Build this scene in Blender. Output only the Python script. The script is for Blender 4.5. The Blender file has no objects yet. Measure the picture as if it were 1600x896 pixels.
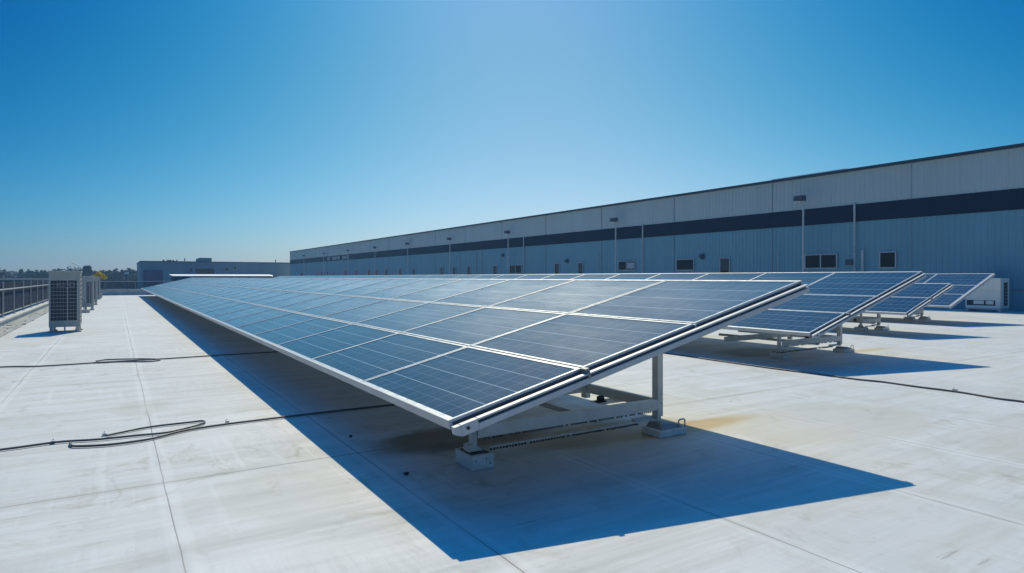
import bpy, math, random
from mathutils import Vector, Matrix
R = math.radians
random.seed(7)
S = bpy.context.scene
COL = S.collection

# ------------------------------------------------------------------ camera
EYE = 1.705
cam = bpy.data.cameras.new('camera')
camo = bpy.data.objects.new('camera', cam); COL.objects.link(camo)
camo.location = (0, 0, EYE)
camo.rotation_euler = (R(90), 0, R(-32.3))
cam.sensor_width = 36.0
cam.lens = 980 / 1600 * 36
cam.shift_y = -14.5 / 1600
cam.clip_start = 0.05
cam.clip_end = 6000
S.camera = camo

# ------------------------------------------------------------------ light
SUN = Vector((0.35, 0.80, 1.0)).normalized()
elev = math.asin(SUN.z); azim = math.atan2(SUN.x, SUN.y)
W = bpy.data.worlds.new('World'); S.world = W; W.use_nodes = True
wn, wl = W.node_tree.nodes, W.node_tree.links
wn.clear()
sky = wn.new('ShaderNodeTexSky'); sky.sky_type = 'NISHITA'; sky.sun_disc = False
sky.sun_elevation = elev; sky.sun_rotation = azim
sky.air_density = 1.0; sky.dust_density = 0.6; sky.ozone_density = 3.0; sky.altitude = 0
# deep graded blue away from the sun, paler towards the sun and the horizon (all by direction)
tcw = wn.new('ShaderNodeTexCoord'); nrm = wn.new('ShaderNodeVectorMath'); nrm.operation = 'NORMALIZE'; wl.new(tcw.outputs['Generated'], nrm.inputs[0])
sep = wn.new('ShaderNodeSeparateXYZ'); wl.new(nrm.outputs[0], sep.inputs[0])
def wmap(v, a, b):
    n = wn.new('ShaderNodeMapRange'); n.interpolation_type = 'SMOOTHSTEP'; wl.new(v, n.inputs[0]); n.inputs[1].default_value = a; n.inputs[2].default_value = b; return n.outputs[0]
def wmix(f, a, b, mode='MIX'):
    n = wn.new('ShaderNodeMix'); n.data_type = 'RGBA'; n.blend_type = mode
    for v, k in ((f, 0), (a, 6), (b, 7)):
        if isinstance(v, float): n.inputs[k].default_value = v
        elif isinstance(v, tuple): n.inputs[k].default_value = (*v, 1)
        else: wl.new(v, n.inputs[k])
    return n.outputs[2]
def wmath(op, a, b):
    n = wn.new('ShaderNodeMath'); n.operation = op
    for k, v in enumerate((a, b)):
        if isinstance(v, float): n.inputs[k].default_value = v
        else: wl.new(v, n.inputs[k])
    return n.outputs[0]
def wcol(r, g, b):
    n = wn.new('ShaderNodeCombineColor')
    for k, v in enumerate((r, g, b)): wl.new(v, n.inputs[k])
    return n.outputs[0]
AX = R(32.3)                                       # azimuth of the brightest part of the sky
def wdot(v):
    n = wn.new('ShaderNodeVectorMath'); n.operation = 'DOT_PRODUCT'; wl.new(nrm.outputs[0], n.inputs[0]); n.inputs[1].default_value = v; return n.outputs['Value']
def clampv(v, a, b): return wmath('MINIMUM', wmath('MAXIMUM', v, a), b)
fz = clampv(sep.outputs['Z'], 0.0, .42)
hor = wmath('SQRT', wmath('SUBTRACT', 1.0001, wmath('MULTIPLY', sep.outputs['Z'], sep.outputs['Z'])), 0.0)
fq = clampv(wmath('DIVIDE', wdot((math.sin(AX), math.cos(AX), 0)), hor), .72, 1.0)
fp = clampv(wmath('DIVIDE', wdot((math.cos(AX), -math.sin(AX), 0)), hor), -.65, .65)
zz, qz = wmath('MULTIPLY', fz, fz), wmath('MULTIPLY', fz, fq)
def grade(c):
    t = c[0]
    for k, f in zip(c[1:], (fz, zz, fq, qz, fp)): t = wmath('ADD', t, wmath('MULTIPLY', f, k)) if not isinstance(t, float) else wmath('ADD', wmath('MULTIPLY', f, k), t)
    return wmath('EXPONENT', t, 0.0)
tint = wcol(grade((-1.748, -43.146, 2.551, 1.626, 40.924, .741)), grade((-1.445, -6.886, -.407, 1.256, 7.27, .329)), grade((-.557, -3.909, 3.178, .61, 2.446, .213)))
tint = wmix(wmap(sep.outputs['Z'], .46, .80), tint, (.03, 1.35, 2.35))  # unseen zenith tinted brighter blue, added to colour the shadows
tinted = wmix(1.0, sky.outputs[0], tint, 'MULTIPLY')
bg = wn.new('ShaderNodeBackground'); bg.inputs['Strength'].default_value = 0.10
wo = wn.new('ShaderNodeOutputWorld')
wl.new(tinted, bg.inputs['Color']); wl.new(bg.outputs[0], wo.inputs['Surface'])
sl = bpy.data.lights.new('sun', 'SUN'); sl.energy = 4.1; sl.angle = R(0.5); sl.color = (1.0, 0.885, 0.62)
so = bpy.data.objects.new('sun', sl); COL.objects.link(so)
so.rotation_euler = SUN.to_track_quat('Z', 'Y').to_euler()
S.view_settings.view_transform = 'Standard'; S.view_settings.look = 'None'
S.view_settings.exposure = 0.0; S.view_settings.gamma = 1.0; S.view_settings.use_curve_mapping = False
S.cycles.max_bounces = 8; S.cycles.diffuse_bounces = 6; S.cycles.glossy_bounces = 4

# ------------------------------------------------------------------ helpers
class MB:
    def __init__(self): self.v, self.f, self.m, self.uv = [], [], [], {}
    def quad(self, pts, mi=0, uv=None):
        n = len(self.v); self.v += [tuple(p) for p in pts]; self.f.append(tuple(range(n, n + len(pts)))); self.m.append(mi)
        if uv: self.uv[len(self.f) - 1] = uv
    def hexa(self, c, mi=0):
        n = len(self.v); self.v += [tuple(p) for p in c]
        for q in ((0, 3, 2, 1), (4, 5, 6, 7), (0, 1, 5, 4), (1, 2, 6, 5), (2, 3, 7, 6), (3, 0, 4, 7)):
            self.f.append(tuple(n + i for i in q)); self.m.append(mi)
    def box(self, x0, x1, y0, y1, z0, z1, mi=0):
        self.hexa([(x0, y0, z0), (x1, y0, z0), (x1, y1, z0), (x0, y1, z0), (x0, y0, z1), (x1, y0, z1), (x1, y1, z1), (x0, y1, z1)], mi)
    def beam(self, p0, p1, w, h, mi=0, up=(0, 0, 1)):
        p0, p1 = Vector(p0), Vector(p1); d = (p1 - p0).normalized(); u = Vector(up)
        s = d.cross(u)
        if s.length < 1e-4: s = d.cross(Vector((1, 0, 0)))
        s.normalize(); t = s.cross(d); s *= w / 2; t *= h / 2
        self.hexa([p0 - s - t, p0 + s - t, p1 + s - t, p1 - s - t, p0 - s + t, p0 + s + t, p1 + s + t, p1 - s + t], mi)
    def prism(self, prof, fn, t0, t1, mi=0):      # closed profile extruded through fn(a, b, t)
        n = len(self.v); k = len(prof)
        for t in (t0, t1): self.v += [tuple(fn(a, b, t)) for a, b in prof]
        for i in range(k):
            j = (i + 1) % k; self.f.append((n + i, n + j, n + k + j, n + k + i)); self.m.append(mi)
        self.f.append(tuple(n + i for i in range(k))[::-1]); self.m.append(mi)
        self.f.append(tuple(n + k + i for i in range(k))); self.m.append(mi)
    def tube(self, pts, r, k=8, mi=0, r1=None):
        pts = [Vector(p) for p in pts]; n = len(self.v); L = len(pts)
        for i, p in enumerate(pts):
            d = (pts[min(i + 1, L - 1)] - pts[max(i - 1, 0)]).normalized()
            a = d.cross(Vector((0, 0, 1)))
            if a.length < 1e-3: a = Vector((1, 0, 0))
            a.normalize(); b = d.cross(a)
            rr = r if r1 is None else r + (r1 - r) * i / max(1, L - 1)
            for j in range(k):
                q = 2 * math.pi * j / k
                self.v.append(tuple(p + (a * math.cos(q) + b * math.sin(q)) * rr))
        for i in range(L - 1):
            for j in range(k):
                j2 = (j + 1) % k
                self.f.append((n + i * k + j, n + i * k + j2, n + (i + 1) * k + j2, n + (i + 1) * k + j)); self.m.append(mi)
        self.f.append(tuple(n + j for j in range(k))[::-1]); self.m.append(mi)
        self.f.append(tuple(n + (L - 1) * k + j for j in range(k))); self.m.append(mi)
    def mesh(self, name, mats):
        me = bpy.data.meshes.new(name); me.from_pydata(self.v, [], self.f)
        for m in (mats if isinstance(mats, (list, tuple)) else [mats]): me.materials.append(m)
        me.polygons.foreach_set('material_index', self.m)
        if self.uv:
            l = me.uv_layers.new(name='UVMap')
            for fi, uvs in self.uv.items():
                p = me.polygons[fi]
                for k, li in enumerate(p.loop_indices): l.data[li].uv = uvs[k]
        me.update(); return me
    def build(self, name, mats, parent=None, loc=(0, 0, 0), bevel=0, smooth=False, fix=True):
        me = self.mesh(name, mats)
        if fix:
            import bmesh
            b = bmesh.new(); b.from_mesh(me); bmesh.ops.recalc_face_normals(b, faces=b.faces); b.to_mesh(me); b.free()
        o = bpy.data.objects.new(name, me); COL.objects.link(o); o.location = loc
        if parent: o.parent = parent
        if smooth: me.polygons.foreach_set('use_smooth', [True] * len(me.polygons))
        if bevel:
            md = o.modifiers.new('bevel', 'BEVEL'); md.width = bevel; md.segments = 2; md.limit_method = 'ANGLE'; md.angle_limit = R(40)
        return o

def tag(o, label=None, cat=None, group=None, kind=None):
    if label: o['label'] = label
    if cat: o['category'] = cat
    if group: o['group'] = group
    if kind: o['kind'] = kind
    return o
def empty(name, loc, label, cat, group=None, rz=0):
    o = bpy.data.objects.new(name, None); COL.objects.link(o); o.location = loc; o.rotation_euler.z = rz
    o.empty_display_size = 0.2
    return tag(o, label, cat, group)
def copy_tree(o, loc=None, parent=None):
    c = o.copy(); COL.objects.link(c)
    if parent: c.parent = parent
    if loc: c.location = loc
    for ch in list(o.children): copy_tree(ch, None, c)
    return c

C_, S_ = math.cos(R(32.3)), math.sin(R(32.3))
def ray(u, v):                                     # direction of a photo pixel, depth 1 along the view axis
    r = (u - 800) / 980
    return Vector((C_ * r + S_, C_ - S_ * r, (433.5 - v) / 980))
def onX(u, v, X):
    d = ray(u, v); t = X / d.x; return Vector((X, d.y * t, EYE + d.z * t))
def onY(u, v, Y):
    d = ray(u, v); t = Y / d.y; return Vector((d.x * t, Y, EYE + d.z * t))

# ------------------------------------------------------------------ materials
class NT:
    def __init__(self, name):
        self.m = bpy.data.materials.new(name); self.m.use_nodes = True
        self.t = self.m.node_tree; self.n, self.l = self.t.nodes, self.t.links
        self.b = self.n['Principled BSDF']
        self.co = self.n.new('ShaderNodeTexCoord').outputs['Object']
    def lk(self, v, s):
        if isinstance(v, (int, float)): s.default_value = v
        elif isinstance(v, tuple): s.default_value = (*v, 1) if len(v) == 3 and s.type == 'RGBA' else v
        else: self.l.new(v, s)
    def math(self, op, a, b=0, c=0, clamp=False):
        n = self.n.new('ShaderNodeMath'); n.operation = op; n.use_clamp = clamp
        for v, s in zip((a, b, c), n.inputs): self.lk(v, s)
        return n.outputs[0]
    def noise(self, scale=1, detail=4, rough=.55, stretch=None, off=(0, 0, 0), dist=0):
        mp = self.n.new('ShaderNodeMapping'); self.l.new(self.co, mp.inputs[0])
        mp.inputs['Scale'].default_value = stretch or (1, 1, 1); mp.inputs['Location'].default_value = off
        n = self.n.new('ShaderNodeTexNoise'); self.l.new(mp.outputs[0], n.inputs['Vector'])
        n.inputs['Scale'].default_value = scale; n.inputs['Detail'].default_value = detail
        n.inputs['Roughness'].default_value = rough; n.inputs['Distortion'].default_value = dist
        return n.outputs[0]
    def mapr(self, v, a, b, c=0, d=1, smooth=False):
        n = self.n.new('ShaderNodeMapRange'); n.clamp = True
        if smooth: n.interpolation_type = 'SMOOTHSTEP'
        self.lk(v, n.inputs[0])
        for k, x in enumerate((a, b, c, d)): n.inputs[1 + k].default_value = x
        return n.outputs[0]
    def mix(self, f, a, b, mode='MIX'):
        n = self.n.new('ShaderNodeMix'); n.data_type = 'RGBA'; n.blend_type = mode
        self.lk(f, n.inputs[0]); self.lk(a, n.inputs[6]); self.lk(b, n.inputs[7]); return n.outputs[2]
    def xyz(self):
        n = self.n.new('ShaderNodeSeparateXYZ'); self.l.new(self.co, n.inputs[0]); return n.outputs
    def bump(self, h, st=.2, dist=.01):
        n = self.n.new('ShaderNodeBump'); n.inputs['Strength'].default_value = st; n.inputs['Distance'].default_value = dist
        self.l.new(h, n.inputs['Height']); self.l.new(n.outputs[0], self.b.inputs['Normal'])
    def out(self, col=None, rough=None, metal=None, spec=None):
        if col is not None: self.lk(col, self.b.inputs['Base Color'])
        if rough is not None: self.lk(rough, self.b.inputs['Roughness'])
        if metal is not None: self.lk(metal, self.b.inputs['Metallic'])
        if spec is not None: self.lk(spec, self.b.inputs['Specular IOR Level'])
        return self.m

def plain(name, col, rough=.5, metal=0, var=.12, scale=6, streak=False, spec=None):
    t = NT(name)
    f = t.mapr(t.noise(scale, 5, .6, (1, 1, .12) if streak else None), .3, .7)
    lo = tuple(c * (1 - var) for c in col); hi = tuple(min(1, c * (1 + var)) for c in col)
    r = t.mapr(t.noise(scale * 2.3, 3, .6, None, (3, 1, 7)), .3, .7, max(0, rough - .08), min(1, rough + .08))
    return t.out(t.mix(f, lo, hi), r, metal, spec)

def roof_material():
    t = NT('roof_membrane'); x, y, z = t.xyz()
    wob = t.math('MULTIPLY', t.math('SUBTRACT', t.noise(.5, 3), .5), .05)
    def seam(c, off, per, w):
        q = t.math('ADD', t.math('DIVIDE', t.math('SUBTRACT', t.math('ADD', c, wob), off), per), .5)
        d = t.math('MULTIPLY', t.math('ABSOLUTE', t.math('SUBTRACT', t.math('FRACT', q), .5)), per)
        return d, t.mapr(d, w * .4, w, 1, 0)
    dX, sX = seam(x, .34, 1.647, .0058)
    dY, sY = seam(y, 5.94, 6.2, .011)
    dY2, sY2 = seam(y, 6.16, 6.2, .006)
    # membrane colour, cloudy and brushed in both directions
    base = t.mix(t.mapr(t.noise(.35, 6, .6), .3, .7), (.52, .53, .515), (.63, .635, .62))
    br = t.noise(1, 6, .7, (.9, 16, 1)); br2 = t.noise(1, 6, .7, (26, 1.0, 1), (4, 2, 0)); br3 = t.noise(1, 5, .65, (.35, 3.6, 1), (9, 5, 0))
    base = t.mix(t.math('MULTIPLY', t.mapr(br, .40, .66, 0, .55), t.mapr(t.noise(.4, 3, .5, None, (3, 12, 0)), .38, .6, .3, 1)), base, (.40, .41, .395))
    base = t.mix(t.math('MULTIPLY', t.mapr(br2, .44, .66, 0, .5), t.mapr(t.noise(.5, 3, .5, None, (13, 2, 0)), .45, .62)), base, (.43, .44, .43))
    base = t.mix(t.mapr(br3, .46, .70, 0, .6), base, (.41, .415, .36))
    base = t.mix(t.mapr(t.noise(.9, 7, .65, None, (2, 8, 0), .6), .52, .74, 0, .65), base, (.40, .41, .35))
    base = t.mix(t.mapr(t.noise(60, 3, .7), .45, .7, 0, .18), base, (.36, .37, .36))
    base = t.mix(t.math('MULTIPLY', t.mapr(t.noise(2.6, 8, .72, (1, .8, 1), (21, 4, 0), 1.0), .54, .70), t.mapr(t.noise(.22, 3, .5, None, (8, 1, 0)), .42, .6)), base, (.34, .34, .28))
    base = t.mix(t.mapr(t.noise(14, 6, .75, (1, .5, 1), (2, 17, 0)), .60, .72, 0, .35), base, (.31, .31, .28))
    base = t.mix(t.mapr(t.noise(1, 3, .6, (7, .25, 1), (31, 2, 0)), .62, .70, 0, .28), base, (.68, .69, .67))
    # dark scuffs, short and running across
    sc = t.math('MULTIPLY', t.mapr(t.noise(1, 4, .6, (2.2, 26, 1), (1, 6, 0)), .62, .70), t.mapr(t.noise(.6, 2, .5, None, (7, 7, 0)), .5, .62))
    base = t.mix(t.math('MULTIPLY', sc, .6), base, (.22, .22, .2))
    # lighter weld band beside each seam, darker dirt hugging it
    base = t.mix(t.mapr(dX, .05, .10, .35, 0), base, (.66, .67, .66))
    base = t.mix(t.math('MULTIPLY', t.mapr(dX, .0, .06, .55, 0), t.mapr(t.noise(1.1, 4, .6, None, (3, 3, 0)), .45, .65)), base, (.36, .36, .33))
    base = t.mix(t.math('MULTIPLY', t.mapr(dY, .0, .10, .45, 0), t.mapr(t.noise(.8, 4, .6, None, (5, 1, 0)), .4, .65)), base, (.40, .40, .37))
    fade = t.mapr(t.noise(.45, 3, .5, None, (11, 4, 0)), .36, .56)
    base = t.mix(t.math('MULTIPLY', sX, t.mapr(fade, 0, 1, .38, .95)), base, (.13, .13, .125))
    base = t.mix(t.math('MULTIPLY', sY, t.mapr(fade, 0, 1, .35, .9)), base, (.13, .13, .125))
    base = t.mix(t.math('MULTIPLY', sY2, .30), base, (.25, .25, .24))
    # stains that have a place of their own
    def blob(cx, cy, rx, ry, col, amt, rag=.5, hard=.6):
        nx = t.math('DIVIDE', t.math('SUBTRACT', x, cx), rx); ny = t.math('DIVIDE', t.math('SUBTRACT', y, cy), ry)
        d = t.math('ADD', t.math('MULTIPLY', nx, nx), t.math('MULTIPLY', ny, ny))
        d = t.math('ADD', d, t.math('MULTIPLY', t.math('SUBTRACT', t.noise(2.4, 5, .6, None, (cx, cy, 0)), .5), rag * 2))
        return t.mix(t.mapr(d, hard, 1.15, amt, 0, True), base, col)
    base = blob(5.5, 4.97, 1.25, .22, (.36, .235, .08), .9, .55, .25)
    base = blob(5.2, 4.9, 2.0, .34, (.47, .40, .26), .55, .5, .1)
    base = blob(4.6, 5.25, 1.3, .40, (.36, .26, .12), .55)
    base = blob(3.15, 5.95, 1.1, .6, (.15, .10, .055), .85, .45, .25)
    base = blob(14.9, 7.95, 1.2, .2, (.45, .33, .14), .6, .4, .1)
    base = blob(12.3, 9.1, 1.2, .8, (.22, .18, .12), .6, .4, .3)
    base = blob(.28, 9.5, .42, .62, (.38, .38, .32), .4, .8, .3)
    base = blob(7.2, 4.2, 1.6, .8, (.47, .45, .38), .5)
    base = blob(9.0, 2.6, 2.0, .6, (.45, .44, .38), .45)
    base = blob(1.15, 5.1, .5, .7, (.46, .45, .39), .4)
    # grey repair strip beside the nearest seam
    bx = t.math('MULTIPLY', t.mapr(x, .10, .115), t.mapr(x, .30, .315, 1, 0)); by = t.math('MULTIPLY', t.mapr(y, 2.2, 2.22), t.mapr(t.math('ADD', y, t.math('MULTIPLY', x, .6)), 5.0, 5.05, 1, 0))
    base = t.mix(t.math('MULTIPLY', t.math('MULTIPLY', bx, by), .22), base, (.40, .41, .40))
    h = t.math('ADD', t.math('MULTIPLY', t.noise(1.6, 4, .5), .7), t.math('MULTIPLY', t.noise(45, 3, .6), .06))
    h = t.math('ADD', h, t.math('MULTIPLY', t.mapr(dX, .07, .09, 1, 0), .12))
    t.bump(h, .35, .02)
    return t.out(base, t.mapr(br3, .3, .7, .55, .8), 0, .35)

def panel_material():
    t = NT('solar_glass')
    uv = t.n.new('ShaderNodeTexCoord').outputs['UV']; s = t.n.new('ShaderNodeSeparateXYZ'); t.l.new(uv, s.inputs[0]); u, v = s.outputs[0], s.outputs[1]
    def lines(c, n, w, dim):
        q = t.math('MULTIPLY', t.math('ABSOLUTE', t.math('SUBTRACT', t.math('FRACT', t.math('ADD', t.math('MULTIPLY', c, n), .5)), .5)), dim / n)
        return t.mapr(q, w * .6, w, 1, 0)
    cell = t.n.new('ShaderNodeTexVoronoi'); cell.inputs['Scale'].default_value = 26; t.l.new(t.co, cell.inputs['Vector'])
    hue = t.n.new('ShaderNodeSeparateColor'); t.l.new(cell.outputs['Color'], hue.inputs[0])
    base = t.mix(hue.outputs[0], (.006, .020, .052), (.012, .036, .085))
    rnd = t.n.new('ShaderNodeObjectInfo').outputs['Random']
    base = t.mix(t.mapr(rnd, 0, 1, 0, .35), base, (.018, .040, .075))
    base = t.mix(t.math('MULTIPLY', lines(u, 10, .0035, 1.9), .45), base, (.35, .42, .48))
    base = t.mix(t.math('MULTIPLY', lines(v, 8, .003, 1.3), .35), base, (.35, .42, .48))
    base = t.mix(t.math('MULTIPLY', lines(v, 4, .005, 1.3), .8), base, (.50, .57, .62))
    dust = t.mapr(t.noise(1.2, 6, .7, (1, 2.2, 1)),   .45, .75, 0, .05)
    base = t.mix(dust, base, (.40, .42, .42))
    t.bump(t.noise(.9, 2, .5), .04, .02)
    # dusty film on the glass, sun glare put into its amount: a broad soft gloss, different on every module and streaky
    fa = t.n.new('ShaderNodeAttribute'); fa.attribute_type = 'OBJECT'; fa.attribute_name = 'dust_glare'
    film = t.math('MULTIPLY', fa.outputs['Fac'], t.mapr(t.noise(2.0, 6, .7, (1, .35, 1), (2, 9, 0)),    .3, .7, .4, 1.3))
    t.lk(film, t.b.inputs['Coat Weight']); t.b.inputs['Coat Roughness'].default_value = .42; t.b.inputs['Coat IOR'].default_value = 1.5
    return t.out(base, t.mapr(t.noise(3, 4, .6, None, (5, 5, 5)), .3, .7, .09, .20), 0, .25)

M = {}
M['roof'] = roof_material()
M['glass'] = panel_material()
M['alu'] = plain('panel_aluminium', (.52, .54, .55), .38, .45, .06, 5)
M['rail'] = plain('rail_aluminium', (.46, .48, .48), .5, .25, .06, 4)
M['dark'] = plain('dark_rubber', (.025, .027, .03), .6)
M['groove_dark'] = plain('groove_shade', (.07, .08, .09), .6)  # near-black standing for shade inside the end rail grooves
M['steel'] = plain('galvanised_steel', (.50, .50, .48), .45, .4, .14, 8)
M['beam'] = plain('painted_beam', (.62, .61, .56), .5, .1, .10, 5)
M['block'] = plain('foot_block_concrete', (.62, .62, .59), .75, 0, .14, 9)
M['back'] = plain('panel_backsheet', (.78, .77, .73), .55)
M['cable'] = plain('cable_sheath', (.085, .092, .095), .5, 0, .25, 14)
M['conduit'] = plain('grey_conduit', (.23, .24, .24), .5, .2, .2, 10)
M['hvac'] = plain('hvac_paint', (.46, .455, .39), .45, 0, .08, 4, True)
M['hvac2'] = plain('hvac_cream_paint', (.84, .81, .70), .45, 0, .06, 4, True)
M['coil'] = plain('condenser_coil', (.045, .052, .060), .6, 0, .35, 30)
M['wire'] = plain('grille_wire', (.42, .43, .42), .45, .2)
M['clad_up'] = plain('upper_cladding', (.46, .54, .52), .5, 0, .05, .8, True)
M['clad_low'] = plain('lower_cladding', (.15, .33, .40), .5, 0, .06, .8, True)
M['band'] = plain('navy_band', (.004, .016, .042), .55, 0, .12, .8, False, .2)
M['joint'] = plain('cladding_joint', (.20, .24, .27), .6)
M['coping'] = plain('coping_metal', (.035, .055, .085), .45, .1)
M['pipe'] = plain('downpipe_paint', (.48, .50, .50), .5, .1)
M['frame'] = plain('window_frame_paint', (.40, .44, .47), .5)
M['pane'] = plain('window_glass', (.008, .012, .018), .08, 0, .2, 2, False, .3)
M['leaf_door'] = plain('door_paint', (.035, .05, .065), .4)
M['lamp'] = plain('lamp_housing', (.05, .07, .10), .5)
M['lens'] = plain('lamp_lens', (.62, .62, .58), .3)
M['white'] = plain('white_paint', (.75, .75, .73), .5, 0, .05)
M['kerb'] = plain('kerb_concrete', (.50, .51, .49), .8, 0, .16, 3)
M['gutter'] = plain('gutter_felt', (.30, .31, .30), .9, 0, .45, 3)
M['slat'] = plain('fence_slat_paint', (.022, .042, .075), .9, 0, .25, 1.2, False, .1)
M['ground'] = plain('far_ground', (.07, .085, .06), .95, 0, .4, .03)
M['trunk'] = plain('bark', (.07, .055, .04), .9)
M['leafA'] = plain('pine_foliage', (.018, .034, .030), .8, 0, .4, .6)
M['leafB'] = plain('oak_foliage', (.022, .040, .032), .8, 0, .4, .6)
M['yellow'] = plain('yellow_foliage', (.62, .43, .02), .7, 0, .4, 8)
M['pot'] = plain('terracotta', (.30, .30, .29), .8)
M['fb_wall'] = plain('far_wall_paint', (.19, .27, .33), .6, 0, .06, .4, True)
M['fb_dark'] = plain('far_navy_paint', (.004, .05, .16), .8, 0, .12, 6, False, .1)

# ------------------------------------------------------------------ setting
WX = 38.2                                           # face of the long building
mb = MB()
mb.quad([(-3.3, -40, 0), (WX + .02, -40, 0), (WX + .02, 70.6, 0), (-3.3, 70.6, 0)])
mb.quad([(22, 70.6, 0), (WX + .02, 70.6, 0), (WX + .02, 168, 0), (22, 168, 0)])
mb.quad([(-3.3, -40, 0), (-3.3, 70.6, 0), (-3.3, 70.6, -9), (-3.3, -40, -9)])
mb.quad([(-3.3, 70.6, 0), (22, 70.6, 0), (22, 70.6, -9), (-3.3, 70.6, -9)])
tag(mb.build('roof_deck', M['roof'], fix=False), kind='structure')
mb = MB(); mb.quad([(-3000, -3000, -9), (3000, -3000, -9), (3000, 3000, -9), (-3000, 3000, -9)])
tag(mb.build('ground', M['ground'], fix=False), kind='structure')

# ------------------------------------------------------------------ solar arrays
panel_mesh = {}
def panel_meshes(ls, ly):
    key = (round(ls, 3), round(ly, 3))
    if key in panel_mesh: return panel_mesh[key]
    g = MB(); fw = .024
    g.quad([(fw, fw, -.005), (ls - fw, fw, -.005), (ls - fw, ly - fw, -.005), (fw, ly - fw, -.005)], 0, [(0, 0), (0, 1), (1, 1), (1, 0)])
    g.quad([(fw, fw, -.034), (fw, ly - fw, -.034), (ls - fw, ly - fw, -.034), (ls - fw, fw, -.034)], 1)
    # uv: u along the row, v along the slope
    g.uv[0] = [(0, 0), (0, 1), (1, 1), (1, 0)]
    gm = g.mesh('solar_panel', [M['glass'], M['back']])
    f = MB()
    f.box(0, fw, 0, ly, -.045, 0); f.box(ls - fw, ls, 0, ly, -.045, 0)
    f.box(fw, ls - fw, 0, fw, -.045, 0); f.box(fw, ls - fw, ly - fw, ly, -.045, 0)
    fm = f.mesh('panel_frame', M['alu'])
    panel_mesh[key] = (gm, fm); return panel_mesh[key]

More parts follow.
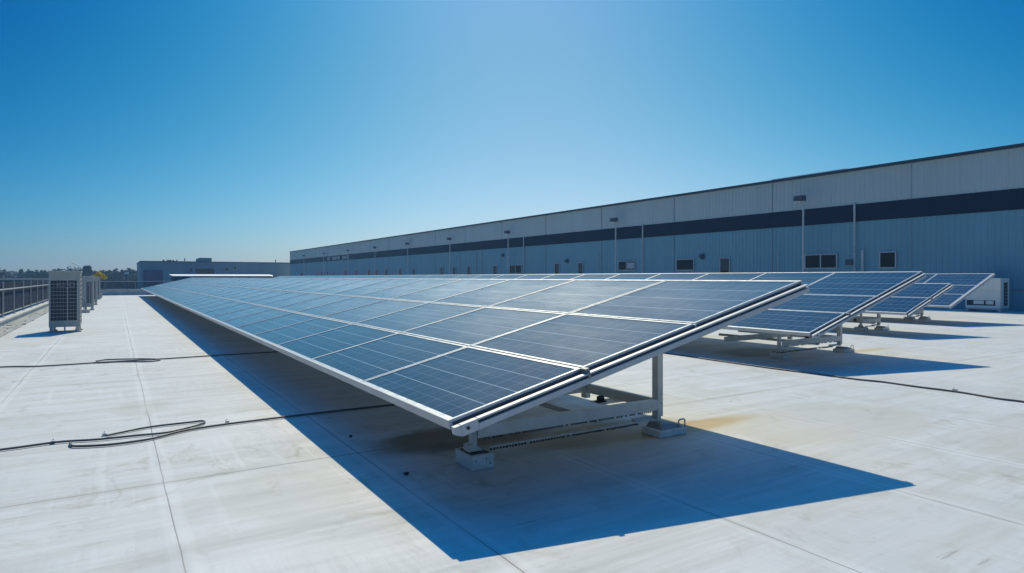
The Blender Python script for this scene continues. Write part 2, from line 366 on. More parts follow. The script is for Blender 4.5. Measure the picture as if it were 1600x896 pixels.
def solar_array(label, X0, Y0, z0, w, rise, fr, ncol, pitch, racks, rail=True, front_in=1.15, rear_in=3.05):
    root = empty('solar_array', (X0, Y0, 0), label, 'solar array', 'rows of tilted solar panels on the roof')
    T = math.atan2(rise, w); L = math.hypot(w, rise); LY = ncol * pitch
    def P(a, b, c):                                # slope coordinates -> array coordinates
        return Vector((a * math.cos(T) - c * math.sin(T), b, z0 + a * math.sin(T) + c * math.cos(T)))
    edges = [0] + [f * L for f in fr]
    for r in range(len(fr)):
        a0, a1 = edges[r] + (.0 if r == 0 else .014), edges[r + 1] - (.0 if r == len(fr) - 1 else .014)
        gm, fm = panel_meshes(a1 - a0, pitch - .018)
        for c in range(ncol):
            o = bpy.data.objects.new('solar_panel', gm); COL.objects.link(o); o.parent = root
            o.location = P(a0, c * pitch, 0); o.rotation_euler = (random.gauss(0, .0012), -T + random.gauss(0, .0012), 0)
            o['dust_glare'] = ((.06, .28, .42)[r] + min(.34, .045 * c) + random.uniform(-.05, .14) if X0 < 5 and r + c > 0 else .05 + random.uniform(0, .07))  # glare put in by row and column, stronger upslope and far along
            q = bpy.data.objects.new('panel_frame', fm); COL.objects.link(q); q.parent = o
    def slope_box(m, a0, a1, b0, b1, c0, c1, mi=0):
        m.hexa([P(a0, b0, c0), P(a1, b0, c0), P(a1, b1, c0), P(a0, b1, c0), P(a0, b0, c1), P(a1, b0, c1), P(a1, b1, c1), P(a0, b1, c1)], mi)
    for e in edges[1:-1]:
        m = MB(); slope_box(m, e - .0115, e + .0115, -.02, LY, -.05, -.008); m.build('row_rail', M['rail'], root)
    for e in [.55] + [x for x in edges[1:-1]] + [L - .5]:
        m = MB(); slope_box(m, e - .03, e + .03, .02, LY - .05, -.125, -.052); m.build('purlin', M['beam'], root)
    m = MB(); slope_box(m, -.035, -.002, -.012, LY, -.064, .004); m.build('lower_trim', M['rail'], root, bevel=.004)
    m = MB(); slope_box(m, L + .002, L + .035, -.012, LY, -.07, .004); m.build('upper_trim', M['rail'], root, bevel=.004)
    if rail:
        prof = [(-.088, -.118), (-.038, -.118), (-.038, -.034), (-.088, -.034), (-.088, -.049), (-.055, -.049), (-.055, -.069), (-.088, -.069)]
        m = MB(); m.prism(prof, lambda a, b, t: P(t, a, b), .16, L + .02); m.build('end_rail', M['rail'], root, bevel=.004)
        m = MB()
        full = [(-.088, -.118), (-.038, -.118), (-.038, -.034), (-.088, -.034)]
        m.prism(full, lambda a, b, t: P(t, a, b), .02, .1595)
        m.hexa([P(-.035, -.088, -.088), P(.0195, -.088, -.118), P(.0195, -.038, -.118), P(-.035, -.038, -.088), P(-.035, -.088, -.034), P(.0195, -.088, -.034), P(.0195, -.038, -.034), P(-.035, -.038, -.034)])
        m.build('rail_end_cap', M['rail'], root, bevel=.004)
        m = MB(); c = P(.07, -.089, -.072)
        m.tube([c + Vector((0, .004, 0)), c + Vector((0, -.006, 0))], .013, 10); m.build('bolt', M['dark'], root)
        m = MB(); slope_box(m, .0, L, -.013, -.002, -.10, -.024); slope_box(m, .0, L, -.037, -.0135, -.10, -.056); slope_box(m, .165, L, -.060, -.0555, -.068, -.050); m.build('groove_liner', M['groove_dark'], root)  # dark liners put the shade of gap and slot into colour
        for e in edges[1:2]:
            m = MB(); slope_box(m, e - .020, e + .020, -.080, -.004, -.050, .003); slope_box(m, e - .012, e + .012, -.092, -.0805, -.08, -.02); m.build('end_clamp', M['conduit'], root, bevel=.004)
    else:
        m = MB(); slope_box(m, -.035, L + .035, -.07, -.014, -.09, .0); m.build('end_rail', M['rail'], root, bevel=.004)
    # supports
    def under(x):                                   # underside height of the purlins above local x
        return z0 + x * math.tan(T) - .12 / math.cos(T)
    for k, (yo, fi, ri, feet) in enumerate(racks):
        if feet:
            m = MB(); m.box(fi - .03, fi + .03, yo - .03, yo + .03, .16, under(fi) - .10)
            m.beam((fi, yo, under(fi) - .10), (fi - .10, yo, under(fi - .1) + .01), .05, .06, up=(0, 1, 0)); m.build('front_leg', M['steel'], root, bevel=.004)
            m = MB(); m.box(fi - .09, fi + .13, yo - .16, yo + .17, .002, .125)
            m.hexa([(fi - .07, yo - .05, .136), (fi + .09, yo - .05, .136), (fi + .09, yo + .05, .136), (fi - .07, yo + .05, .136), (fi - .07, yo - .05, .195), (fi - .02, yo - .05, .205), (fi - .02, yo + .05, .205), (fi - .07, yo + .05, .195)], 1)
            m.box(fi - .075, fi + .11, yo - .11, yo + .12, .1255, .134, 2)
            for dx, dz in ((-.055, .085), (.05, .09), (.09, .045)): m.tube([(fi + dx, yo - .159, dz), (fi + dx, yo - .163, dz)], .008, 8, 2)
            m.build('foot_block', [M['block'], M['steel'], M['dark']], root, bevel=.006)
        m = MB()                                    # C-section base beam
        za, zb = (.25, .365)
        m.box(fi + (.031 if feet else -.3), ri - .04, yo - .045, yo - .038, za, zb); m.box(fi + .031, ri - .04, yo - .038, yo + .02, zb - .008, zb); m.box(fi + .031, ri - .04, yo - .038, yo + .02, za, za + .008)
        for i in range(int((ri - fi - .2) / .03) if feet else 0):
            if random.random() < .85: m.box(fi + .1 + i * .03, fi + .1 + i * .03 + .018, yo - .0445, yo - .0392, .232, .2495, 1)
        m.build('base_beam', [M['beam'], M['dark']], root)
        m = MB(); m.box(ri - .035, ri + .035, yo - .045, yo + .045, .175, under(ri) - .002)
        m.box(ri + .0352, ri + .041, yo - .046, yo + .046, .175, under(ri) - .03, 0)
        for zz in (.32, .42, under(ri) - .1): m.tube([(ri + .015, yo - .0445, zz), (ri + .015, yo - .049, zz)], .007, 8, 1)
        m.build('rear_post', [M['beam'], M['dark']], root, bevel=.003)
        if feet:
            m = MB(); q = yo - .10
            m.box(ri - .20, ri + .20, q - .14, q + .14, .002, .075)
            m.hexa([(ri - .16, q - .12, .0755), (ri + .17, q - .12, .0755), (ri + .17, q + .12, .0755), (ri - .16, q + .12, .0755), (ri - .12, q - .06, .135), (ri + .09, q - .06, .115), (ri + .09, q + .10, .115), (ri - .12, q + .10, .135)], 1)
            m.box(ri - .32, ri + .06, yo + .02, yo + .07, .136, .172, 0)
            m.box(ri - .03, ri + .03, yo - .03, yo + .019, .1365, .1745, 0)
            m.build('rear_foot', [M['block'], M['conduit']], root, bevel=.006)
            m = MB(); m.tube([(ri + .12, q - .1, .076), (ri + .12, q - .1, .14), (ri + .14, q - .1, .155), (ri + .2, q - .1, .155), (ri + .215, q - .1, .14), (ri + .215, q - .1, .02)], .009, 8); m.build('clamp_rod', M['steel'], root, smooth=True)
            m = MB(); n = int((ri - .34 - fi - .14) / .034)
            m.box(fi + .14, ri - .33, yo - .062, yo - .05, .147, .160)
            for i in range(n):
                if random.random() < .9: m.box(fi + .15 + i * .034, fi + .15 + i * .034 + .019, yo - .0615, yo - .0505, .130 - random.uniform(0, .006), .1472, 1)
            m.build('cable_tray', [M['steel'], M['dark']], root)
    ys = [r[0] for r in racks]
    for i in range(0, len(ys) - 1, 2):
        y0, y1 = ys[i], ys[i + 1]; ri = racks[i][2]; fi = racks[i][1]
        m = MB(); m.box(ri - .03, ri - .022, y0 + .046, y1 + 1.5, .25, .36); m.box(ri - .022, ri + .02, y0 + .046, y1 - .046, .352, .36); m.box(ri - .37, ri - .03, y0 + .5, y0 + .72, .25, .258)
        m.build('long_beam', M['beam'], root)
        xm = (fi + ri) / 2 + .35
        m = MB(); m.box(xm - .03, xm + .03, y0 + .03, y1 + 1.5, .19, .248); m.build('long_beam', M['steel'], root)
        if racks[i][3]:
            m = MB(); m.tube([(ri - .34, y0 + .60, .30), (ri - .27, y0 + .60, .30)], .034, 14); m.box(ri - .37, ri - .24, y0 + .56, y0 + .64, .262, .275); m.build('cable_reel', M['dark'], root, bevel=.004)
    return root

def rack_list(y0, fi, ri, fi2, n, step):
    out = [(y0, fi, ri, True), (y0 + 1.25, fi2, ri, False)]
    for k in range(1, n): out += [(y0 + k * step, fi2, ri, True), (y0 + k * step + 1.25, fi2, ri, False)]
    return out
solar_array('longest front row of tilted blue solar panels nearest the camera, casting the big shadow', 2.0, 3.96, .705, 4.08, .956, (.285, .605, 1), 33, 1.9, rack_list(1.04, .74, 3.06, 1.6, 11, 5.7))
solar_array('second row of solar panels, standing just behind the long front row', 10.6, 6.7, .705, 4.04, 1.115, (.285, .56, 1), 33, 1.9, rack_list(1.45, 1.2, 3.44, 1.25, 11, 5.7))
solar_array('short two-tier row of solar panels, lowest of the rows on the right', 18.8, 8.98, .705, 2.6, .80, (.5, 1), 12, 1.9, rack_list(1.9, 1.15, 2.2, 1.2, 4, 5.7))
solar_array('rearmost row of solar panels, its top corner in front of the cream wall unit', 24.7, 10.4, .70, 3.5, 1.14, (.34, .62, 1), 12, 1.9, rack_list(2.2, 1.9, 2.9, 1.95, 4, 5.7), rail=False)

# ------------------------------------------------------------------ long building on the right
H = 8.35; Y0, Y1 = -12.0, 168.0
bld = empty('warehouse_building', (WX, 0, 0), 'long low grey-blue metal-clad warehouse with a navy band along its wall', 'building')
def cladding(name, z0, z1, mat, rib=.30):
    m = MB(); n = int((Y1 - Y0) / rib); d = .03
    pts = []
    for i in range(n):
        y = Y0 + i * rib
        pts += [(0, y), (0, y + rib * .62), (-d, y + rib * .70), (-d, y + rib * .92)]
    pts.append((0, Y1))
    for (xa, ya), (xb, yb) in zip(pts[:-1], pts[1:]):
        m.quad([(xa, ya, z0), (xa, ya, z1), (xb, yb, z1), (xb, yb, z0)])
    y = Y0 + 3.1
    while y < Y1:
        m.box(-.042, -.004, y - .012, y + .02, z0 + .01, z1 - .01, 1); y += 8.95
    return m.build(name, [mat, M['joint']], bld, fix=False)
cladding('upper_wall', 6.15, H - .02, M['clad_up']); cladding('lower_wall', .0, 5.09, M['clad_low'])
m = MB(); m.box(-.04, .3, Y0, Y1, 5.092, 6.148); m.build('navy_band', M['band'], bld)
m = MB(); m.box(.04, 42, Y0 + .01, Y1 - .01, -9, H - .3); m.build('building_body', M['clad_up'], bld)
m = MB(); m.box(-.14, .5, Y0 - .1, Y1 + .1, H - .16, H + .02); m.build('coping', M['coping'], bld, bevel=.01)
m = MB(); m.box(-.07, -.038, Y0, 70, .003, 1.02); m.box(-.10, -.0365, Y0, 70, 1.022, 1.07, 1); m.build('base_flashing', [M['clad_low'], M['joint']], bld)
m = MB(); m.box(1.2, 3.2, 22.4, 27.8, H - .28, H + .30); m.build('coping_glint', M['white'], bld)  # added white box standing in for the sun glint along the coping

def wall_opening(kind, u0, u1, v0, v1, mull=0, blind=False):
    a = onX(u1, v0, WX - .05); b = onX(u0, v1, WX - .05)
    y0, y1 = a.y, b.y; zt = (onX(u0, v0, WX).z + a.z) / 2; zb = max(.08, b.z)
    if kind == 'door': zb = 1.08
    fw = .07; m = MB()
    m.box(-.11, -.045, y0 - fw, y0, zb - fw, zt + fw); m.box(-.11, -.045, y1, y1 + fw, zb - fw, zt + fw)
    m.box(-.11, -.045, y0, y1, zt, zt + fw); m.box(-.125, -.045, y0, y1, zb - fw, zb)
    for k in range(mull):
        yc = y0 + (y1 - y0) * (k + 1) / (mull + 1); m.box(-.10, -.045, yc - .035, yc + .035, zb, zt)
    o = m.build(kind, M['frame'], bld)
    m = MB(); m.box(-.07, -.042, y0 + .001, y1 - .001, zb + .001, zt - .001)
    if blind: m.box(-.0725, -.0702, y0 + .1, (y0 + y1) / 2 - .08, zb + .1, zt - .1, 1)
    if kind == 'door': m.box(-.074, -.0702, y0 + .12, y1 - .12, zb + .15, zt - .9, 1)
    m.build('pane' if kind == 'window' else 'door_leaf', [M['pane'] if kind == 'window' else M['leaf_door'], M['frame'] if blind else M['pane']], o)
wall_opening('window', 1259, 1307, 399, 419, 1)
wall_opening('window', 1376, 1399, 395, 418)
wall_opening('window', 1058, 1084, 406, 422)
wall_opening('window', 967, 992, 409, 422, 1, True)
wall_opening('window', 797, 815, 415, 427, 1)
for d in ((1126, 1140, 404), (904, 911, 411.5), (867, 874, 412.5), (771, 777, 416), (730.5, 735, 416.5), (708, 712, 418), (688.5, 692, 418), (645, 648.5, 420), (624, 627, 420), (602, 605, 421.5), (587, 590, 422), (575.5, 578, 422), (555.5, 558, 422.5), (538.5, 541, 422.5), (520.5, 522, 424), (511, 513, 424), (502, 504, 424.5), (496, 498, 424.5), (470, 473, 426)):
    wall_opening('door', d[0], d[1], d[2], 432)
m = MB(); m.box(-.10, -.045, onX(1333, 411, WX).y, onX(1322, 411, WX).y, 2.45, 2.78)
m.build('vent_box', M['lamp'], bld)
def pipe(u, z0, z1, r, name='downpipe'):
    y = onX(u, 400, WX - .15).y
    m = MB(); m.tube([(-.14, y, z0), (-.14, y, z1 - .06), (-.05, y, z1)], r, 8)
    zz = z0 + 1.4
    while zz < z1 - .3: m.box(-.145 - r, -.045, y - r - .01, y + r + .01, zz, zz + .05); zz += 1.7
    m.build(name, M['pipe'], bld)
for u in (1335, 1004, 818): pipe(u, .03, 6.2, .065)
pipe(1347.5, .03, 3.35, .09, 'flue_pipe')
for u, zt in ((1215, 3.5), (935, 4.2)): pipe(u, 1.1, zt, .02, 'thin_pipe')
for u, h in ((745, 4.85), (754, 4.85), (720, 4.7)):
    y = onX(u, 400, WX).y; m = MB(); m.box(-.06, -.039, y - .09, y + .09, 1.08, h); m.build('wall_joint', M['joint'], bld)
for u, v in ((1096, 401), (885, 408), (785, 399), (556, 404)):
    p = onX(u, v, WX - .2); m = MB(); m.hexa([(-.36, p.y - .16, p.z - .05), (-.045, p.y - .16, p.z - .22), (-.045, p.y + .16, p.z - .22), (-.36, p.y + .16, p.z - .05), (-.30, p.y - .14, p.z + .14), (-.045, p.y - .14, p.z + .2), (-.045, p.y + .14, p.z + .2), (-.30, p.y + .14, p.z + .14)])
    m.build('wall_light', M['lamp'], bld, bevel=.02)
# raised pale characters on the navy band, unreadable strokes in the photograph
ua = 511.5
for k, wdt in enumerate((1.2, 2.2, 0, 2.2, 2.0, 2.0, 2.2, 2.0, 0, 2.0, 2.0, 2.0, 1.2, 1.8)):
    if wdt:
        y1 = onX(ua, 405, WX - .07).y; y0 = onX(ua + wdt * .8, 405, WX - .07).y
        wy = y1 - y0; m = MB()
        if k % 3 != 2: m.box(-.07, -.0405, y0, y0 + wy * .3, 5.28, 5.96)
        m.box(-.07, -.0405, y1 - wy * .28, y1, 5.28, 5.96)
        if k % 2: m.box(-.068, -.0405, y0, y1, 5.82, 5.95)
        if k % 3: m.box(-.068, -.0405, y0, y1, 5.55, 5.68)
        m.build('wall_letter', M['pipe'], bld)
    ua += wdt + .35 if wdt else 3.5

# lamp posts in front of that wall
def lamp_post(loc):
    r = empty('lamp_post', loc, 'grey lamp post', 'lamp post', 'lamp posts along the warehouse wall')
    m = MB(); m.tube([(0, 0, 0), (0, 0, 6.78)], .062, 10); m.box(-.11, .11, -.11, .11, 0, .02); m.box(-.075, .075, -.075, .075, 2.9, 2.98); m.build('pole', M['pipe'], r)
    m = MB(); m.hexa([(-.22, -.06, 6.62), (.22, -.06, 6.62), (.22, .58, 6.66), (-.22, .58, 6.66), (-.2, -.09, 6.98), (.2, -.09, 6.98), (.2, .54, 6.98), (-.2, .54, 6.98)]); m.build('lamp_head', M['lamp'], r, bevel=.02)
    m = MB(); m.box(-.17, .17, .1, .52, 6.54, 6.615); m.build('lens', M['lens'], r)
    return r
lab = ['grey lamp post beside the double window, the tallest-looking of its row', 'grey lamp post beside the two-pane window with a pale blind', 'grey lamp post beside the dark double doors of the warehouse',
       'lamp post standing left of the dark vertical wall joints', 'lamp post between two plain dark doors, fourth beyond the double doors side', 'lamp post just right of the pale wall lettering, before plain wall', 'lamp post at the right end of the pale wall lettering', 'lamp post at the left end of the pale wall lettering', 'farthest lamp post, near the warehouse end corner']
lp0 = None
for k, u in enumerate((1255, 962, 794, 703, 637, 586, 544, 506, 475)):
    p = onX(u, 430, WX - .75)
    if lp0 is None: lp0 = lamp_post((p.x, p.y, .004)); o = lp0
    else: o = copy_tree(lp0, (p.x, p.y, .004))
    o['label'] = lab[k]

# ------------------------------------------------------------------ far building, shed, parapets
fb = empty('flat_roof_building', (5, 172, -9), 'grey-blue flat-roofed building across the far end with a navy lower corner', 'building')
FY = 172
def fx(u): return onY(u, 430, FY).x - 5
zt = onY(330, 410.5, FY).z + 9
m = MB(); m.box(0, 36.5, 0, 30, 0, zt); m.build('wall', M['fb_wall'], fb)
m = MB(); m.box(-.1, 36.6, -.12, 30.1, zt, zt + .22); m.build('coping', M['coping'], fb)
m = MB(); m.box(fx(224), fx(254), -.3, -.01, 0, onY(240, 422.5, FY).z + 9); m.build('navy_panel', M['fb_dark'], fb)
m = MB(); m.box(fx(254.4), fx(266), -.25, -.01, 0, onY(240, 424, FY).z + 9)
for k in range(4): m.box(fx(254.6), fx(265.8), -.3, -.26, 8 + k * .8, 8.1 + k * .8)
m.build('glazed_bay', M['clad_low'], fb)
def fwin(u0, u1, v0, v1, dark=True):
    m = MB(); a, b = fx(u0), fx(u1); z0, z1 = onY(u0, v1, FY).z + 9, onY(u0, v0, FY).z + 9
    m.box(a - .12, a, -.12, -.01, z0 - .1, z1 + .1); m.box(b, b + .12, -.12, -.01, z0 - .1, z1 + .1); m.box(a, b, -.12, -.01, z1, z1 + .1); m.box(a, b, -.12, -.01, z0 - .1, z0)
    o = m.build('window', M['frame'], fb); m = MB(); m.box(a, b, -.06, -.012, z0, z1); m.build('pane', M['pane'], o)
fwin(305, 329, 419.5, 428.5); fwin(330, 335, 420, 428); fwin(352, 357, 419, 423.5); fwin(365, 369, 416.5, 421); fwin(296, 301, 419, 426)
m = MB(); m.box(fx(315), fx(334), 4, 9, zt + .01, zt + 1.25); m.box(fx(311.5), fx(314.8), 4.5, 8, zt + .01, zt + 1.05); m.build('rooftop_unit', M['fb_wall'], fb)
m = MB()
for k in range(9):
    a = fx(255 + k * 3.1); hgt = random.uniform(.25, .62); m.box(a, a + random.uniform(.2, .5), 2, 2.6, zt + .01, zt + hgt)
m.box(fx(270), fx(282), 2.2, 2.6, zt + .012, zt + .25); m.build('rooftop_pipes', M['coping'], fb)
for u in (432, 289):
    m = MB(); a = fx(u); m.tube([(a, 1, zt), (a, 1, zt + .75)], .09, 8); m.tube([(a, 1, zt + .75), (a, 1, zt + .95)], .16, 8); m.build('roof_cowl', M['coping'], fb)

sh = empty('low_shed', (6.6, 98, -9), 'low shed with a thin bright white roof beyond the far end of the front panels', 'shed')
m = MB(); m.box(.3, 14.0, .3, 6, 0, 10.75); m.build('wall', M['fb_dark'], sh)
m = MB(); m.hexa([(0, 0, 10.82), (13.2, 0, 10.82), (14.4, 6, 11.03), (0, 6, 11.03), (0, 0, 10.90), (12.9, 0, 10.90), (13.9, 6, 11.14), (0, 6, 11.14)]); m.build('roof', M['white'], sh)

m = MB(); m.box(-3.3, 21.9, 70.2, 70.6, .003, .46); m.box(-3.35, 21.95, 70.14, 70.66, .462, .52, 1)
tag(m.build('parapet_wall', [M['kerb'], M['kerb']]), 'low pale blue parapet wall closing the far end of the roof', 'wall')
fe = empty('mesh_fence', (-3.3, 70.4, .52), 'thin dark mesh fence standing on the far parapet', 'fence')
m = MB(); m.box(0, 25, -.02, .02, .76, .80); m.box(0, 25, -.015, .015, .05, .08); m.build('rail', M['pipe'], fe)
for k in range(11):
    m = MB(); m.box(k * 2.45, k * 2.45 + .05, -.03, .03, 0, .83); m.build('post', M['conduit'], fe)
m = MB()
for k in range(int(24.5 / .09)): m.box(k * .09, k * .09 + .03, -.006, .006, .081, .759)
m.build('mesh_infill', M['slat'], fe)

# left roof edge: kerb, then slatted fence
kw = empty('roof_kerb', (-3.3, 0, 0), 'low pale concrete kerb along the left roof edge under the slatted fence', 'kerb')
m = MB(); m.box(-.30, 0, -20, 70.1, .003, .17); m.build('upstand', M['kerb'], kw)
y = -20
m = MB()
while y < 70: m.box(-.34, .05, y, y + 2.94, .171, .24); y += 2.97
m.build('cap_stone', M['kerb'], kw, bevel=.008)
m = MB(); m.box(.002, .55, -20, 70.1, .004, .02)
for k in range(90):
    yy = random.uniform(5, 68); xx = random.uniform(.05, .5); s = random.uniform(.03, .12); m.box(xx, xx + s, yy, yy + s * 3, .021, .021 + random.uniform(.01, .03))
m.build('gutter_strip', M['gutter'], kw)
sf = empty('slat_fence', (-3.45, 0, .24), 'dark blue vertical slat fence with pale posts along the left roof edge', 'fence')
k = 0; y = 5.4
while y < 69:
    m = MB(); w = .028 if k % 2 else .042; m.box(-.03, .012, y - w / 2, y + w / 2, 0, 1.31); m.box(-.06, .06, y - .07, y + .07, .0005, .02); m.build('post', M['pipe'], sf)
    m = MB(); yy = y + .06
    while yy < y + 2.9:
        m.box(-.055 - random.uniform(0, .012), -.04, yy, yy + random.choice((.14, .16, .17)), .06, 1.29); yy += .185
    m.build('slat_panel', M['slat'], sf)
    y += 2.97; k += 1
m = MB(); m.box(.0125, .04, 5, 69, 1.00, 1.045); m.box(-.04, -.031, 5, 69, .10, .14); m.build('rail', M['pipe'], sf)

# ------------------------------------------------------------------ air conditioners
def hvac(loc, w, d, h, label, split=0.0, rz=0):
    r = empty('air_conditioner', loc, label, 'air conditioner', 'air conditioners along the left of the roof', rz)
    b0 = .16
    for sx in (-1, 1):
        for sy in (-1, 1):
            m = MB(); cx, cy = sx * (w / 2 - .07), sy * (d / 2 - .07); m.box(cx - .05, cx + .05, cy - .09, cy + .09, .002, b0)
            m.box(cx - .10, cx + .10, cy - .12, cy + .12, .0025, .035); m.build('foot', M['steel'], r)
    m = MB(); m.box(-.02, .02, -d / 2 + .02, -d / 2 + .06, .003, b0); m.build('support', M['steel'], r)
    m = MB(); m.box(-w / 2, w / 2, -d / 2 + .03, d / 2, b0 + .001, h - .05); m.build('cabinet', M['hvac'], r, bevel=.006)
    m = MB(); m.box(-w / 2 - .02, w / 2 + .02, -d / 2 - .02, d / 2 + .02, h - .048, h); m.build('top_cover', M['steel'], r, bevel=.006)
    g0, g1 = b0 + .20, h - .30; L0 = -w / 2 + .045 + split * w; L1 = w / 2 - .09
    m = MB(); y0, y1 = -d / 2, -d / 2 + .029
    m.box(-w / 2, w / 2, y0, y1, b0 + .001, g0); m.box(-w / 2, w / 2, y0, y1, g1, h - .049); m.box(-w / 2, L0, y0, y1, g0, g1); m.box(L1, w / 2, y0, y1, g0, g1); m.build('front_casing', M['hvac'], r)
    m = MB(); m.box(L0, L1, y1 - .006, y1 - .001, g0, g1); m.build('coil', M['coil'], r)
    m = MB(); n = 11
    for k in range(1, n): zz = g0 + (g1 - g0) * k / n; m.box(L0, L1, y0 + .006, y0 + .014, zz - .006, zz + .006)
    k = 0
    for f in (.12, .24, .36, .48, .76, .88): xx = L0 + (L1 - L0) * f; m.box(xx - .0025, xx + .0025, y0 + .009, y0 + .012, g0, g1)
    xx = L0 + (L1 - L0) * .64; m.box(xx - .014, xx + .014, y0 + .001, y0 + .016, g0, g1)
    m.build('grille', M['wire'], r)
    m = MB(); zz = g1 - .18
    for a, b, c, e in ((.26, .56, 0, .012), (.26, .56, .085, .097), (.26, .28, .012, .085), (.72, .9, -.02, -.008), (.72, .9, .11, .122), (.72, .74, -.008, .11), (.88, .9, -.008, .11)):
        m.box(L0 + (L1 - L0) * a, L0 + (L1 - L0) * b, y0 + .0005, y0 + .0055, zz + c, zz + e)
    m.build('badge_plate', M['wire'], r)
    m = MB(); n = 11
    for k in range(n):
        zz = b0 + .15 + (h - b0 - .35) * k / (n - 1)
        m.hexa([(w / 2 + .001, -d / 2 + .14, zz - .045), (w / 2 + .006, -d / 2 + .14, zz - .045), (w / 2 + .006, d / 2 - .08, zz + .0), (w / 2 + .001, d / 2 - .08, zz + .0), (w / 2 + .001, -d / 2 + .14, zz + .035), (w / 2 + .006, -d / 2 + .14, zz + .035), (w / 2 + .006, d / 2 - .08, zz + .065), (w / 2 + .001, d / 2 - .08, zz + .065)])
    m.build('side_louver', M['coil'], r)
    return r
hvac((-1.33, 24.3, .004), .80, .95, 1.90, 'tall grey air conditioner with a wide dark front grille, nearest of its row')
hvac((-1.38, 39.6, .004), .84, 1.0, 1.76, 'air conditioner directly behind the nearest one, half hidden, dark grille beside a pale panel', .58)
hvac((-1.38, 46.8, .004), .84, .9, 1.74, 'air conditioner third along the row, a narrow dark strip showing', .5)
hvac((-1.40, 58.0, .004), .80, .9, 1.74, 'pale air conditioner farthest down the row, beside the yellow shrub', .6)

ac = empty('air_conditioner', (36.9, 13.1, .004), 'wide cream air conditioner standing by the warehouse wall behind the rearmost panels', 'air conditioner')
# face to -X, long along Y
wy, dx, hh = 1.5, .95, 1.66
m = MB(); m.box(-dx / 2 + .03, dx / 2, .02, wy, .17, hh); m.build('cabinet', M['hvac2'], ac, bevel=.01)
m = MB(); x0, x1 = -dx / 2, -dx / 2 + .029
m.box(x0, x1, 0, wy, 1.05, hh); m.box(x0, x1, 0, wy, .62, 1.035); m.box(x0, x1, 0, .22, .17, .6198); m.box(x0, x1, wy - .06, wy, .17, .6198); m.box(x0, x1, .22, wy - .06, .17, .30); m.box(x0, x1, .22, wy - .06, .56, .6198)
m.build('front_panel', M['hvac2'], ac, bevel=.006)
m = MB(); m.box(x1 - .008, x1 - .002, .22, wy - .06, .30, .56)
m.box(x0 + .002, x0 + .01, .22, wy - .06, .30, .33)
for a in (.25, .66, 1.2, 1.36): m.box(x0 + .002, x0 + .01, a - .03, a + .03, .33, .56)
m.build('lower_grille', M['coil'], ac)
m = MB(); m.box(x0 + .012, x0 + .018, .3, .62, .36, .54); m.box(x0 + .012, x0 + .018, .70, 1.15, .36, .54); m.build('filter_plate', M['hvac2'], ac)
m = MB(); m.hexa([(x0 - .006, .70, 1.30), (x0 - .006, .86, 1.30), (x0 + .0, .86, 1.30), (x0, .70, 1.30), (x0 - .006, .68, 1.335), (x0 - .006, .88, 1.335), (x0, .88, 1.335), (x0, .68, 1.335)]); m.build('badge', M['dark'], ac)
m = MB(); m.box(x0, dx / 2, -.02, .018, .17, .30); m.box(x0, dx / 2, -.02, .018, hh - .22, hh); m.box(x0, x0 + .30, -.02, .018, .3, hh - .22); m.box(dx / 2 - .14, dx / 2, -.02, .018, .3, hh - .22); m.build('side_casing', M['hvac2'], ac)
m = MB(); m.box(x0 + .30, dx / 2 - .14, .002, .016, .3, hh - .22); m.build('side_coil', M['coil'], ac)
m = MB()
for k in range(1, 7): zz = .3 + (hh - .52) * k / 7; m.box(x0 + .30, dx / 2 - .14, -.012, .0, zz - .012, zz + .012)
m.build('side_grille', M['wire'], ac)
m = MB(); m.box(-dx / 2 - .03, dx / 2 + .03, -.04, .12, .002, .10); m.box(-dx / 2 - .03, dx / 2 + .03, wy - .14, wy + .03, .002, .10); m.box(-dx / 2 + .02, dx / 2 - .02, .02, wy - .02, .101, .169); m.build('base_frame', M['steel'], ac)

# gooseneck conduit and small fittings near the left units
g = empty('gooseneck_pipe', (-1.2, 36.4, .004), 'small curved grey pipe rising from the roof behind the nearest air conditioner', 'pipe')
m = MB(); m.tube([(0, 0, .1)] + [(-.02 - .36 * (1 - math.cos(a)), 0, .38 + .40 * math.sin(a)) for a in [R(x) for x in range(0, 100, 12)]], .045, 8); m.build('pipe', M['conduit'], g, smooth=True)
m = MB(); m.box(-.16, .16, -.14, .14, .0, .16); m.build('base_box', M['steel'], g, bevel=.01)
pb = empty('potted_shrub', (-1.15, 60.6, .004), 'yellow leafy shrub showing above the farthest air conditioner', 'plant')
m = MB(); m.tube([(0, 0, 0), (0, 0, .4)], .22, 12, 0, .30); m.build('pot', M['pot'], pb)
m = MB(); m.tube([(0, 0, .35), (.03, .02, .9), (0, 0, 1.65)], .035, 6); m.build('stem', M['trunk'], pb)
m = MB()
for k in range(1500):
    q = Vector((random.gauss(0, .17), random.gauss(0, .17), random.gauss(0, .10))); c = Vector((.05, 0, 1.90 - abs(q.x) * .5)) + q
    a = Vector((random.gauss(0, 1), random.gauss(0, 1), random.gauss(0, 1))).normalized(); b = a.orthogonal().normalized(); s = random.uniform(.05, .10)
    m.quad([c - a * s, c + b * s * .6, c + a * s, c - b * s * .5])
m.build('crown', M['yellow'], pb, fix=False)

